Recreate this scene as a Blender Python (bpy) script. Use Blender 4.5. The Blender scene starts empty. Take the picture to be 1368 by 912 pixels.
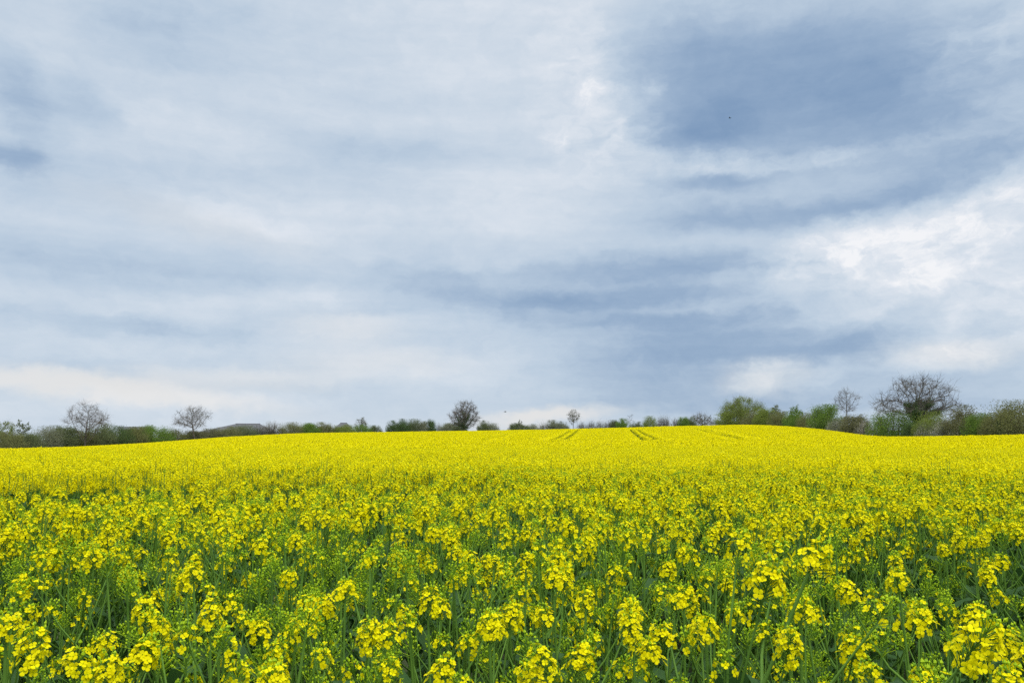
import bpy, math, random
import numpy as np
from mathutils import Vector, Matrix, Euler

# ------------------------------------------------------------------ camera, sky, sun, exposure
C = bpy.context.scene.collection
SC = bpy.context.scene
F_PX, CX, CY, HORIZON = 1074.0, 684.0, 456.0, 588.0        # the photograph's lens, in its own pixels
PITCH = math.atan((HORIZON - CY) / F_PX)
CAM_Z = 1.60
cam_d = bpy.data.cameras.new('camera')
cam_d.sensor_width = 36.0
cam_d.lens = F_PX / 1368.0 * 36.0
cam_d.clip_start, cam_d.clip_end = 0.05, 20000.0
cam = bpy.data.objects.new('camera', cam_d)
cam.location = (0, 0, CAM_Z)
cam.rotation_euler = (math.pi / 2 + PITCH, 0, 0)
C.objects.link(cam)
SC.camera = cam
SC.view_settings.view_transform = 'Standard'
SC.view_settings.look = 'None'
SC.view_settings.exposure = 0.0
SC.view_settings.gamma = 1.0
SC.view_settings.use_curve_mapping = False
SC.render.engine = 'CYCLES'
SC.cycles.max_bounces = 6
SC.cycles.diffuse_bounces = 3
SC.cycles.glossy_bounces = 2
SC.cycles.transmission_bounces = 4
SC.cycles.use_denoising = False                            # a little grain, as the photograph has

ZENITH_BOOST = 4.1  # sky strength overhead, out of view, raised for extra top light
SUN_EL, SUN_AZ = 52.0, 150.0                               # high, behind the right shoulder, through thin cloud
sd = bpy.data.lights.new('sun', 'SUN')
sd.energy, sd.angle, sd.color = 1.8, math.radians(20), (1.0, 0.95, 0.87)
sun = bpy.data.objects.new('sun', sd)
_a, _e = math.radians(SUN_AZ), math.radians(SUN_EL)
_to = Vector((math.sin(_a) * math.cos(_e), math.cos(_a) * math.cos(_e), math.sin(_e)))
sun.rotation_euler = _to.to_track_quat('Z', 'Y').to_euler()
sun.location = (20, -30, 40)
C.objects.link(sun)


def px_dir(px, py):
    """world direction of a pixel of the photograph"""
    xc, yc = (px - CX) / F_PX, -(py - CY) / F_PX
    c, s = math.cos(PITCH), math.sin(PITCH)
    return Vector((xc, c - s * yc, s + c * yc))


def px_azel(px, py):
    d = px_dir(px, py)
    return math.degrees(math.atan2(d.x, d.y)), math.degrees(math.atan2(d.z, math.hypot(d.x, d.y)))


def lin(r, g, b):
    f = lambda c: (c / 255.0 / 12.92) if c <= 10 else ((c / 255.0 + 0.055) / 1.055) ** 2.4
    return (f(r), f(g), f(b), 1.0)


class NT:
    def __init__(self, tree):
        self.t = tree

    def n(self, kind, **kw):
        nd = self.t.nodes.new(kind)
        for k, v in kw.items():
            setattr(nd, k, v)
        return nd

    def l(self, a, b):
        self.t.links.new(a, b)

    def math(self, op, a, b=None, c=None):
        nd = self.n('ShaderNodeMath', operation=op)
        for i, v in enumerate((a, b, c)):
            if v is None:
                continue
            if isinstance(v, (int, float)):
                nd.inputs[i].default_value = v
            else:
                self.l(v, nd.inputs[i])
        return nd.outputs[0]

    def vmath(self, op, a, b=None):
        nd = self.n('ShaderNodeVectorMath', operation=op)
        for i, v in enumerate((a, b)):
            if v is None:
                continue
            if isinstance(v, (tuple, list)):
                nd.inputs[i].default_value = v
            else:
                self.l(v, nd.inputs[i])
        return nd.outputs['Value'] if op in ('LENGTH', 'DOT_PRODUCT') else nd.outputs[0]

    def noise(self, vec, scale, detail=3.0, rough=0.5, dist=0.0):
        nd = self.n('ShaderNodeTexNoise')
        nd.inputs['Scale'].default_value = scale
        nd.inputs['Detail'].default_value = detail
        nd.inputs['Roughness'].default_value = rough
        nd.inputs['Distortion'].default_value = dist
        if vec is not None:
            self.l(vec, nd.inputs['Vector'])
        return nd


def build_sky():
    w = bpy.data.worlds.new('World')
    SC.world = w
    w.use_nodes = True
    w.node_tree.nodes.clear()
    g = NT(w.node_tree)
    out = g.n('ShaderNodeOutputWorld')
    sky = g.n('ShaderNodeTexSky', sky_type='NISHITA')
    sky.sun_disc = False
    sky.sun_elevation = math.radians(SUN_EL)
    sky.sun_rotation = math.radians(SUN_AZ)
    bg_clear = g.n('ShaderNodeBackground')
    bg_clear.inputs['Strength'].default_value = 0.10
    g.l(sky.outputs[0], bg_clear.inputs['Color'])
    tc = g.n('ShaderNodeTexCoord')
    sep = g.n('ShaderNodeSeparateXYZ')
    g.l(g.vmath('NORMALIZE', tc.outputs['Generated']), sep.inputs[0])
    az = g.math('MULTIPLY', g.math('ARCTAN2', sep.outputs[0], sep.outputs[1]), 57.29578)
    el = g.math('MULTIPLY', g.math('ARCSINE', sep.outputs[2]), 57.29578)
    comb = g.n('ShaderNodeCombineXYZ')
    g.l(az, comb.inputs[0]); g.l(el, comb.inputs[1])
    P = comb.outputs[0]
    n1 = g.noise(g.vmath('MULTIPLY', P, (0.07, 0.14, 0)), 1.0, 4, 0.55)
    w1 = g.vmath('MULTIPLY', g.vmath('SUBTRACT', n1.outputs['Color'], (0.5, 0.5, 0.5)), (6.0, 1.7, 0))
    n2 = g.noise(g.vmath('MULTIPLY', P, (0.38, 0.6, 0)), 1.0, 6, 0.62)
    w2 = g.vmath('MULTIPLY', g.vmath('SUBTRACT', n2.outputs['Color'], (0.5, 0.5, 0.5)), (3.2, 2.0, 0))
    Q = g.vmath('ADD', g.vmath('ADD', P, w1), w2)
    DEG = 1.0 / 18.74                                       # degrees of sky for each pixel of the photograph

    def bodies(vec, rows, prev=None):
        acc = prev
        for (px, py, sx, sy, rot, amp) in rows:
            if acc is not None:                             # each body waits for the one before it, or the shader outgrows its stack
                vm = g.n('ShaderNodeVectorMath', operation='MULTIPLY_ADD')
                g.l(acc, vm.inputs[0]); vm.inputs[1].default_value = (1e-6, 1e-6, 0); g.l(Q, vm.inputs[2])
                vec = vm.outputs[0]
            a0, e0 = px_azel(px, py)
            mp = g.n('ShaderNodeMapping', vector_type='TEXTURE')   # inverse: (v - loc) rotated, divided by the size
            mp.inputs['Location'].default_value = (a0, e0, 0)
            mp.inputs['Rotation'].default_value = (0, 0, math.radians(rot))
            mp.inputs['Scale'].default_value = (sx * 2.2 * DEG, sy * 2.2 * DEG, 1)
            g.l(vec, mp.inputs['Vector'])
            mr = g.n('ShaderNodeMapRange', interpolation_type='SMOOTHERSTEP')
            g.l(g.vmath('LENGTH', mp.outputs[0]), mr.inputs['Value'])
            mr.inputs['From Min'].default_value, mr.inputs['From Max'].default_value = 0.0, 1.0
            mr.inputs['To Min'].default_value, mr.inputs['To Max'].default_value = amp, 0.0
            acc = mr.outputs[0] if acc is None else g.math('ADD', acc, mr.outputs[0])
        return acc

    dark = bodies(Q, [
        (880, 80, 80, 40, 0, -.13), (1000, 66, 120, 44, 0, -.18), (1130, 62, 120, 34, 8, -.14), (1070, 150, 170, 38, 4, -.17), (1080, 118, 290, 90, 0, -.18), (1270, 130, 130, 60, 6, -.10),
        (940, 165, 70, 28, 0, -.22), (1200, 120, 70, 40, 10, -.12), (1290, 225, 100, 18, 8, -.20), (950, 244, 60, 10, 0, -.20), (1010, 288, 115, 15, 0, -.26),
        (1190, 262, 80, 14, 4, -.10), (830, 363, 110, 13, 0, -.22), (850, 397, 130, 11, 2, -.19), (880, 400, 190, 48, 0, -.10), (1000, 350, 80, 12, 0, -.14),
        (930, 428, 110, 9, 0, -.24), (970, 462, 140, 18, 0, -.20), (890, 500, 130, 32, 0, -.15), (900, 540, 130, 14, 0, -.12),
        (640, 392, 120, 26, -4, -.20), (730, 425, 70, 26, 0, -.12), (560, 376, 70, 16, -5, -.08),
        (22, 128, 24, 46, 30, -.26), (108, 134, 32, 22, -12, -.20), (12, 206, 26, 14, -14, -.28),
        (230, 40, 80, 38, 0, -.15), (90, 350, 110, 24, 0, -.13), (95, 428, 120, 10, 0, -.13), (255, 446, 70, 8, 0, -.12),
        (320, 368, 70, 22, 0, -.10), (510, 200, 100, 14, 0, -.09), (90, 235, 110, 20, 0, -.06), (100, 490, 90, 8, 0, -.10), (470, 415, 70, 8, 0, -.06),
        (1170, 445, 60, 14, 20, -.16), (1110, 470, 60, 12, 5, -.14), (1320, 440, 30, 14, 30, -.14), (1180, 540, 160, 10, 0, -.12), (1130, 398, 50, 10, 0, -.06), (1110, 510, 260, 46, 0, -.12), (900, 340, 120, 9, 0, -.08), (1000, 445, 140, 9, 0, -.08), (1290, 190, 100, 34, 6, -.10), (850, 450, 70, 60, 0, -.06), (960, 300, 200, 120, 0, -.08)])
    bright = bodies(Q, [
        (785, 155, 54, 66, 15, .13), (838, 205, 44, 30, -10, .12), (752, 184, 18, 14, 30, .12), (822, 172, 14, 12, 0, .14), (866, 114, 16, 10, 0, .14), (770, 60, 40, 60, 0, .10),
        (800, 125, 24, 12, 0, .12), (1200, 340, 160, 60, 14, .12), (1232, 372, 22, 26, -30, .10), (1325, 280, 80, 34, 30, .17), (1150, 318, 100, 16, 8, .06), (1300, 370, 110, 70, 20, .06), (1110, 335, 90, 24, 8, .20),
        (1060, 212, 120, 9, 0, .16), (940, 212, 60, 12, 0, .15), (1120, 372, 70, 18, 0, .08), (1270, 470, 60, 13, 12, .24), (1022, 502, 26, 13, 20, .24),
        (1075, 506, 30, 10, 0, .14), (1300, 55, 70, 40, 20, .16), (1340, 395, 40, 40, 30, .12), (1350, 150, 60, 20, 10, .10)], g.math('MULTIPLY', dark, 1e-6))
    soft = bodies(Q, [
        (600, 40, 200, 60, 0, .08), (690, 190, 120, 150, 0, .10), (450, 120, 160, 40, 0, .04), (250, 168, 110, 22, -8, .12), (300, 285, 110, 12, -12, .15), (390, 400, 60, 14, 0, .13), (460, 440, 60, 14, 0, .16),
        (500, 480, 80, 16, 0, .13), (420, 300, 110, 24, 0, .12), (240, 410, 80, 10, 0, .08), (700, 270, 80, 40, 0, .10), (120, 514, 150, 11, -6, .24), (260, 530, 120, 12, 0, .12),
        (570, 500, 80, 14, 0, .10), (660, 484, 40, 9, 0, .08), (320, 500, 120, 7, 0, .12), (720, 556, 60, 6, 4, .22), (160, 560, 320, 22, 0, .07)], g.math('MULTIPLY', bright, 1e-6))
    warm = bodies(Q, [(120, 515, 170, 13, -6, .75), (300, 505, 120, 12, 0, .4), (715, 556, 75, 9, 4, .8), (460, 440, 60, 16, 0, .3), (500, 484, 90, 16, 0, .3),
                      (250, 295, 110, 16, -10, .25), (1020, 505, 40, 16, 0, .35), (1270, 470, 60, 13, 0, .35)], g.math('MULTIPLY', soft, 1e-6))
    st = g.noise(g.vmath('MULTIPLY', g.vmath('ADD', P, g.vmath('MULTIPLY', w1, (1.0, .5, 0))), (0.045, 0.42, 0)), 1.0, 6, 0.55)
    streak = g.math('MULTIPLY', g.math('SUBTRACT', st.outputs['Fac'], 0.5), 0.36)
    pf = g.noise(g.vmath('MULTIPLY', Q, (0.40, 0.62, 0)), 1.0, 9, 0.62)
    puff = g.math('MULTIPLY', g.math('SUBTRACT', pf.outputs['Fac'], 0.48), g.math('MULTIPLY_ADD', bright, 2.7, 0.22))
    s = g.math('ADD', g.math('ADD', g.math('ADD', dark, bright), g.math('ADD', soft, streak)), puff)
    fine = g.noise(g.vmath('MULTIPLY', Q, (0.9, 2.0, 0)), 1.0, 6, 0.62)
    s = g.math('ADD', s, g.math('MULTIPLY', g.math('SUBTRACT', fine.outputs['Fac'], 0.5), 0.10))
    s = g.math('ADD', s, 0.60)
    ramp = g.n('ShaderNodeValToRGB')
    cr = ramp.color_ramp
    cr.elements[0].position, cr.elements[0].color = 0.0, lin(128, 156, 190)
    cr.elements[1].position, cr.elements[1].color = 1.0, lin(246, 247, 250)
    for p, c in ((0.25, (155, 178, 205)), (0.5, (188, 205, 223)), (0.68, (206, 218, 231)), (0.84, (223, 230, 239))):
        e = cr.elements.new(p); e.color = lin(*c)
    g.l(s, ramp.inputs[0])
    mx = g.n('ShaderNodeMix', data_type='RGBA')
    g.l(g.math('MINIMUM', warm, 0.85), mx.inputs[0])
    g.l(ramp.outputs[0], mx.inputs[6])
    mx.inputs[7].default_value = lin(228, 227, 226)
    bg_cloud = g.n('ShaderNodeBackground')
    zen = g.n('ShaderNodeMapRange', interpolation_type='SMOOTHSTEP')   # overcast zenith brightening, pushed up above the frame to light the field
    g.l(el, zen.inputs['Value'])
    for k_, v_ in (('From Min', 36.0), ('From Max', 62.0), ('To Min', 1.0), ('To Max', ZENITH_BOOST)):
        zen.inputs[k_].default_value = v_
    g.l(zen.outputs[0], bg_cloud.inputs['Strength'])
    top = g.n('ShaderNodeMapRange', interpolation_type='SMOOTHSTEP')
    g.l(el, top.inputs['Value'])
    for k_, v_ in (('From Min', 34.0), ('From Max', 58.0), ('To Min', 0.0), ('To Max', 0.9)):
        top.inputs[k_].default_value = v_
    mz = g.n('ShaderNodeMix', data_type='RGBA')
    g.l(top.outputs[0], mz.inputs[0]); g.l(mx.outputs[2], mz.inputs[6])
    mz.inputs[7].default_value = (0.66, 0.63, 0.58, 1)       # unseen cloud overhead, whitened so the added top light is less blue
    g.l(mz.outputs[2], bg_cloud.inputs['Color'])
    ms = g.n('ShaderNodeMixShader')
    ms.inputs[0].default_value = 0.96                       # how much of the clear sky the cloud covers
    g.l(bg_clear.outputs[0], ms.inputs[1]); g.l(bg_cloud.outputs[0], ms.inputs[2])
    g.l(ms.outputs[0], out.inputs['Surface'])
    try:
        w.cycles.sampling_method = 'MANUAL'
        w.cycles.sample_map_resolution = 512
    except Exception:
        pass


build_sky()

# ------------------------------------------------------------------ helpers
RNG = np.random.default_rng(7)


class MB:
    """collects faces of several materials; build() links them as ONE mesh object"""
    def __init__(self):
        self.v, self.f, self.m = [], [], []

    def add(self, V, F, mat=0):
        o = len(self.v)
        self.v.extend(map(tuple, V))
        self.f.extend(tuple(int(i) + o for i in f) for f in F)
        self.m.extend([mat] * len(F))

    def join(self, other, M=None, remap=None):
        o = len(self.v)
        if M is None:
            self.v.extend(other.v)
        else:
            A = np.array(other.v) @ np.array(M.to_3x3()).T + np.array(M.translation)
            self.v.extend(map(tuple, A))
        self.f.extend(tuple(i + o for i in f) for f in other.f)
        self.m.extend([(remap[i] if remap else i) for i in other.m])

    def mesh(self, name, mats, smooth=False):
        me = bpy.data.meshes.new(name)
        me.from_pydata(self.v, [], self.f)
        for m in mats:
            me.materials.append(m)
        me.polygons.foreach_set('material_index', self.m)
        if smooth:
            me.polygons.foreach_set('use_smooth', [True] * len(self.f))
        me.update()
        return me


def obj(name, me, parent=None):
    o = bpy.data.objects.new(name, me)
    C.objects.link(o)
    if parent is not None:
        o.parent = parent
    return o


def empty(name, loc, rz=0.0):
    o = bpy.data.objects.new(name, None)
    o.empty_display_size = 0.2
    o.location = loc
    o.rotation_euler = (0, 0, rz)
    C.objects.link(o)
    return o


def tag(o, label=None, cat=None, group=None, kind=None):
    for k, v in (('label', label), ('category', cat), ('group', group), ('kind', kind)):
        if v:
            o[k] = v
    return o


def copy_tree(o, parent=None):
    c = o.copy()
    C.objects.link(c)
    c.parent = parent
    for ch in list(o.children):
        copy_tree(ch, c)
    return c


def frame_of(d):
    d = np.asarray(d, float); d = d / (np.linalg.norm(d) + 1e-9)
    a = np.array((0, 0, 1.0)) if abs(d[2]) < 0.9 else np.array((1.0, 0, 0))
    u = np.cross(a, d); u /= np.linalg.norm(u)
    return u, np.cross(d, u), d


def tube(mb, pts, rad, n=5, mat=0, cap=False):
    pts = [np.asarray(p, float) for p in pts]
    V, Fc = [], []
    for i, p in enumerate(pts):
        d = pts[min(i + 1, len(pts) - 1)] - pts[max(i - 1, 0)]
        u, v, _ = frame_of(d)
        r = rad[i] if hasattr(rad, '__len__') else rad
        for k in range(n):
            a = 2 * math.pi * k / n
            V.append(p + r * (math.cos(a) * u + math.sin(a) * v))
    for i in range(len(pts) - 1):
        for k in range(n):
            Fc.append((i * n + k, i * n + (k + 1) % n, (i + 1) * n + (k + 1) % n, (i + 1) * n + k))
    if cap:
        Fc.append(tuple((len(pts) - 1) * n + k for k in range(n)))
    mb.add(V, Fc, mat)


def principled(name, col, rough=0.6, var=0.25, scale=6.0, trans=0.0, island=0.0, hue=None, spec=0.3):
    """a procedural surface: colour broken up by noise, and by leaf or petal where island > 0"""
    m = bpy.data.materials.new(name)
    m.use_nodes = True
    g = NT(m.node_tree)
    m.node_tree.nodes.clear()
    out = g.n('ShaderNodeOutputMaterial')
    tc = g.n('ShaderNodeTexCoord')
    nz = g.noise(tc.outputs['Object'], scale, 4, 0.6)
    fac = nz.outputs['Fac']
    if island:
        geo = g.n('ShaderNodeNewGeometry')
        fac = g.math('ADD', g.math('MULTIPLY', fac, 1 - island), g.math('MULTIPLY', geo.outputs['Random Per Island'], island))
    ramp = g.n('ShaderNodeValToRGB')
    a = [max(0, c * (1 - var)) for c in col]
    b = [min(1, c * (1 + var)) for c in col]
    if hue:
        b = list(hue)
    ramp.color_ramp.elements[0].position, ramp.color_ramp.elements[0].color = 0.25, (*a, 1)
    ramp.color_ramp.elements[1].position, ramp.color_ramp.elements[1].color = 0.75, (*b, 1)
    g.l(fac, ramp.inputs[0])
    p = g.n('ShaderNodeBsdfPrincipled')
    p.inputs['Roughness'].default_value = rough
    p.inputs['Specular IOR Level'].default_value = spec
    g.l(ramp.outputs[0], p.inputs['Base Color'])
    if trans:
        t = g.n('ShaderNodeBsdfTranslucent')
        g.l(ramp.outputs[0], t.inputs['Color'])
        ms = g.n('ShaderNodeMixShader')
        ms.inputs[0].default_value = trans
        g.l(p.outputs[0], ms.inputs[1]); g.l(t.outputs[0], ms.inputs[2])
        g.l(ms.outputs[0], out.inputs['Surface'])
    else:
        g.l(p.outputs[0], out.inputs['Surface'])
    return m


M_PETAL = principled('rape_petal', (0.78, 0.70, 0.003), 0.5, trans=0.30, island=0.7, hue=(0.90, 0.84, 0.005), var=0.06, spec=0.03)
M_BUD = principled('rape_bud', (0.20, 0.40, 0.015), 0.5, trans=0.2, island=0.7, hue=(0.44, 0.62, 0.02), spec=0.1)
M_STEM = principled('rape_stem', (0.08, 0.19, 0.025), 0.6, var=0.3, scale=9, hue=(0.155, 0.295, 0.045), spec=0.15)
M_LEAF = principled('rape_leaf', (0.026, 0.088, 0.022), 0.6, var=0.3, trans=0.25, island=0.5, hue=(0.068, 0.155, 0.042), spec=0.18)
M_BARK = principled('grey_bark', (0.10, 0.085, 0.07), 0.9, scale=3)
M_TWIG = principled('brown_twig', (0.115, 0.103, 0.092), 0.9, scale=3)
M_WOOD = principled('dark_stem', (0.12, 0.10, 0.075), 0.9, scale=3)
M_PURPLE = principled('purplish_twig', (0.125, 0.112, 0.103), 0.9, scale=3)
FOL = {
    'fresh': principled('fresh_green_leaf', (0.171, 0.244, 0.043), 0.6, trans=0.3, island=0.5, scale=0.6, hue=(0.268, 0.329, 0.073)),
    'bright': principled('bright_green_leaf', (0.110, 0.220, 0.037), 0.6, trans=0.3, island=0.5, scale=0.6, hue=(0.207, 0.317, 0.055)),
    'olive': principled('olive_leaf', (0.159, 0.183, 0.067), 0.6, trans=0.3, island=0.5, scale=0.6, hue=(0.244, 0.256, 0.098)),
    'dull': principled('dull_green_leaf', (0.122, 0.165, 0.073), 0.6, trans=0.3, island=0.5, scale=0.6, hue=(0.195, 0.232, 0.104)),
    'grey': principled('grey_green_leaf', (0.195, 0.220, 0.140), 0.6, trans=0.3, island=0.5, scale=0.6, hue=(0.293, 0.317, 0.207)),
    'dark': principled('dark_green_leaf', (0.067, 0.122, 0.043), 0.5, trans=0.25, island=0.5, scale=0.6, hue=(0.122, 0.195, 0.061)),
    'brown': principled('brown_bud_leaf', (0.14, 0.15, 0.072), 0.7, trans=0.25, island=0.5, scale=0.6, hue=(0.22, 0.22, 0.11)),
}
M_BLOSSOM = principled('white_blossom', (0.62, 0.60, 0.55), 0.6, trans=0.2, island=0.6)
M_ROOF = principled('slate_roof', (0.085, 0.09, 0.105), 0.7, scale=2)
M_WALL = principled('barn_cladding', (0.13, 0.12, 0.11), 0.8, scale=2)
M_BIRD = principled('bird_plumage', (0.02, 0.02, 0.022), 0.6)

# ------------------------------------------------------------------ the lie of the land
CROP_H = 1.20
_near = ([0, 1.6, 2.5, 3.5, 6, 12, 25, 40], [-.46, -.44, -.37, -.33, -.32, -.36, -.38, -.38])
_px = np.array([-400, -200, 0, 100, 200, 300, 400, 500, 600, 700, 800, 900, 1000, 1060, 1100, 1150, 1180, 1260, 1368, 1600, 1800], float)
_py = np.array([600, 599, 597, 594.5, 590, 583, 578, 576.5, 575, 573.5, 571.5, 569, 567.5, 570, 574, 581, 582.8, 582.5, 581, 580, 580], float)
_D = np.array([110, 118, 132, 140, 150, 160, 168, 175, 180, 185, 188, 190, 185, 165, 145, 118, 108, 98, 88, 80, 78], float)
_az = np.array([math.atan2(*px_dir(p, HORIZON).to_2d()) for p in _px])
_H = (HORIZON - _py - 1.6) * _D / F_PX               # the flower tips stand a little above the mean top
_ga = np.linspace(_az[0], _az[-1], 400)


def _smooth(tab, w=7):
    a = np.interp(_ga, _az, tab)
    k = np.hanning(2 * w + 1); k /= k.sum()
    return np.convolve(np.pad(a, w, mode='edge'), k, mode='valid')


_gD, _gH = _smooth(_D, 9), _smooth(_H, 9)


def edge_dist(az):
    return np.interp(az, _ga, _gD)


def canopy_rel(x, y):
    """height of the crop's top against the eye"""
    x, y = np.asarray(x, float), np.asarray(y, float)
    d, az = np.hypot(x, y), np.arctan2(x, y)
    fade = np.clip((math.radians(120) - np.abs(az)) / math.radians(60), 0, 1)
    D, H = edge_dist(az), np.interp(az, _ga, _gH)
    near = np.interp(d, *_near)
    t = np.clip((d - 25) / (D - 25), 0, 1)
    e = t * t * (3 - 2 * t) * 0.55 + t * 0.45
    far = -.38 + (H + .38) * e - np.clip(d - D, 0, None) * 0.006
    far = np.maximum(far, -14)
    r = np.where(d < 25, near, far)
    return r * fade + (1 - fade) * np.interp(d, *_near)


def ground_z(x, y):
    return canopy_rel(x, y) + CAM_Z - CROP_H


def build_ground():
    az = np.concatenate([np.radians(np.linspace(-180, -48, 23))[:-1], np.radians(np.linspace(-48, 48, 193)), np.radians(np.linspace(48, 180, 23))[1:-1]])
    rr = np.concatenate([np.array([0.4, 0.9, 1.5, 2.2, 3, 4, 5, 6.5, 8, 10, 12.5, 15, 18, 21, 25, 29, 34]), np.linspace(40, 210, 60), np.array([230, 260, 300, 360, 450, 600, 900, 1500, 2500, 4500, 8000])])
    A, R = np.meshgrid(az, rr, indexing='xy')
    X, Y = np.sin(A) * R, np.cos(A) * R
    Z = ground_z(X, Y)
    V = np.stack([X.ravel(), Y.ravel(), Z.ravel()], 1)
    n = len(az)
    mb = MB()
    Fc = []
    for i in range(len(rr) - 1):
        for j in range(n):
            k = (j + 1) % n
            Fc.append((i * n + j, i * n + k, (i + 1) * n + k, (i + 1) * n + j))
    V = list(map(tuple, V)) + [(0, 0, float(ground_z(0, 0)))]
    for j in range(n):
        Fc.append((len(V) - 1, (j + 1) % n, j))
    mb.add(V, Fc)
    m = principled('field_ground', (0.045, 0.05, 0.025), 0.9, var=0.5, scale=1.2, hue=(0.07, 0.10, 0.035))
    o = obj('ground', mb.mesh('ground', [m], True))
    o.data.flip_normals() if o.data.polygons[0].normal.z < 0 else None
    tag(o, kind='structure')


build_ground()


def at(px, dist, sink=0.0):
    """a point on the ground in the direction of a pixel column"""
    d = px_dir(px, HORIZON)
    a = math.atan2(d.x, d.y)
    x, y = math.sin(a) * dist, math.cos(a) * dist
    return Vector((x, y, float(ground_z(x, y)) - sink))


def top_height(px, py, dist):
    """z of the point seen at a pixel at that distance"""
    d = px_dir(px, py)
    return CAM_Z + d.z / math.hypot(d.x, d.y) * dist


def on_canopy(px, py):
    """where a pixel's line of sight meets the top of the crop"""
    d = px_dir(px, py); h = math.hypot(d.x, d.y)
    a = math.atan2(d.x, d.y)
    ds = np.linspace(2, float(edge_dist(a)), 4000)
    g = canopy_rel(np.sin(a) * ds, np.cos(a) * ds) - d.z / h * ds
    i = np.argmin(np.abs(g)) if not (g > 0).any() else int(np.argmax(g > 0))
    return np.array((math.sin(a) * ds[i], math.cos(a) * ds[i]))


# ------------------------------------------------------------------ the rape plant and its parts
def flower(mb, pos, nrm, R, rng, petals=3):
    """four petals round a small centre; fewer faces where petals is small"""
    u, v, n = frame_of(nrm)
    a0 = rng.uniform(0, math.pi / 2)
    if petals == 0:
        q = []
        for k in range(4):
            a = a0 + k * math.pi / 2
            q.append(pos + R * (math.cos(a) * u + math.sin(a) * v) + n * R * rng.uniform(-.15, .35))
        mb.add(q, [(0, 1, 2, 3)], 0)
        return
    cup = rng.uniform(0.1, 0.55)
    for k in range(4):
        a = a0 + k * math.pi / 2 + rng.uniform(-.12, .12)
        d, s = math.cos(a) * u + math.sin(a) * v, -math.sin(a) * u + math.cos(a) * v
        RR = R * rng.uniform(.85, 1.12)
        c = cup + rng.uniform(-.1, .2)
        rows = ((.05, .07, 0.), (.55, .46, .55 * c), (.86, .44, .72 * c), (1.02, .18, .66 * c))
        if petals == 1:
            rows = ((.05, .10, 0.), (.95, .46, .65 * c))
        V, Fc = [], []
        for i, (t, w, z) in enumerate(rows):
            V += [pos + RR * (t * d - w * s + z * n), pos + RR * (t * d + w * s + z * n)]
            if i:
                Fc.append((2 * i - 2, 2 * i - 1, 2 * i + 1, 2 * i))
        mb.add(V, Fc, 0)
    if petals > 1:
        r = R * .16
        V = [pos + r * (math.cos(a) * u + math.sin(a) * v) for a in (0, 2.1, 4.2)] + [pos + n * R * .42]
        mb.add(V, [(0, 1, 3), (1, 2, 3), (2, 0, 3)], 1)


def bud(mb, pos, d, L, W):
    u, v, n = frame_of(d)
    V = [pos - n * L * .5, pos + n * L * .5] + [pos + W * (math.cos(a) * u + math.sin(a) * v) for a in (0, math.pi / 2, math.pi, 4.712)]
    Fc = []
    for k in range(4):
        a, b = 2 + k, 2 + (k + 1) % 4
        Fc += [(0, b, a), (1, a, b)]
    mb.add(V, Fc, 0)


def make_head(rng, nf, nb, L, R, lod=0):
    """one raceme: returns (flowers with their stalks, buds); its axis is +Z from the stem tip"""
    fl, bd = MB(), MB()
    # materials of fl: 0 petal, 1 flower centre (bud colour), 2 stalk green
    if lod < 2:
        tube(fl, [(0, 0, -.01), (0, 0, L)], [.0016, .001], 3, 2)
    gold = 2.39996
    ph = rng.uniform(0, 6.28)
    for i in range(nf):
        t = (i + .5) / nf                                   # 0 at the top of the open zone, 1 at its base
        a = ph + i * gold + rng.uniform(-.5, .5)
        z = L * (1.06 - .91 * t ** .9) + rng.uniform(-.005, .005)
        r = (.010 + .016 * t ** .6) * rng.uniform(.75, 1.2)
        rad = np.array((math.cos(a), math.sin(a), 0))
        pos = rad * r + np.array((0, 0, z + .006))
        th = math.radians(62 - 52 * t + rng.uniform(-22, 22))
        nrm = rad * math.cos(th) + np.array((0, 0, math.sin(th)))
        flower(fl, pos, nrm, R * (.82 if lod == 0 else .95) * rng.uniform(.85, 1.12), rng, (3, 1, 0)[lod])
        if lod == 0:
            tube(fl, [(0, 0, z - .012), pos * np.array((.6, .6, 1)) - np.array((0, 0, .006)), pos], .0007, 3, 2)
    for i in range(nb):
        t = (i + .5) / nb
        a = ph + 1 + i * gold
        ra = (.004 + .016 * math.sqrt(t)) * (1.35 if nf < 6 else .85)
        z = L + .020 - .022 * t + rng.uniform(-.003, .003)
        if nf < 6:
            z = L + .018 - .045 * t + rng.uniform(-.004, .004)
        pos = np.array((math.cos(a) * ra, math.sin(a) * ra, z))
        d = np.array((math.cos(a) * .9 * t, math.sin(a) * .9 * t, 1.0))
        bud(bd, pos, d, rng.uniform(.0070, .0100), rng.uniform(.0024, .0036))
        if lod == 0:
            tube(bd, [(0, 0, z - .018), pos - d * .003], .0006, 3, 0)
    if nf == 0:
        pass
    return fl, bd


def make_leaf(rng, L, W, droop):
    """a clasping blade with a folded midrib and a wavy edge, growing along +X"""
    mb = MB()
    n = 6
    V, Fc = [], []
    for i in range(n + 1):
        t = i / n
        w = W * (0.55 + 1.0 * t) * (1 - t ** 2.2) if t < 1 else 0.0
        x = L * t * (1 - .12 * droop * t)
        z = L * (.30 * t - droop * t * t)
        e = .18 * w + rng.uniform(-.012, .012) * (L / .15)
        V += [(x, -w, z + e), (x, 0, z - .0), (x, w, z + e + rng.uniform(-.01, .01) * (L / .15))]
        if i:
            o = 3 * i
            Fc += [(o - 3, o - 2, o + 1, o), (o - 2, o - 1, o + 2, o + 1)]
    mb.add(V, Fc, 0)
    return mb


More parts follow.
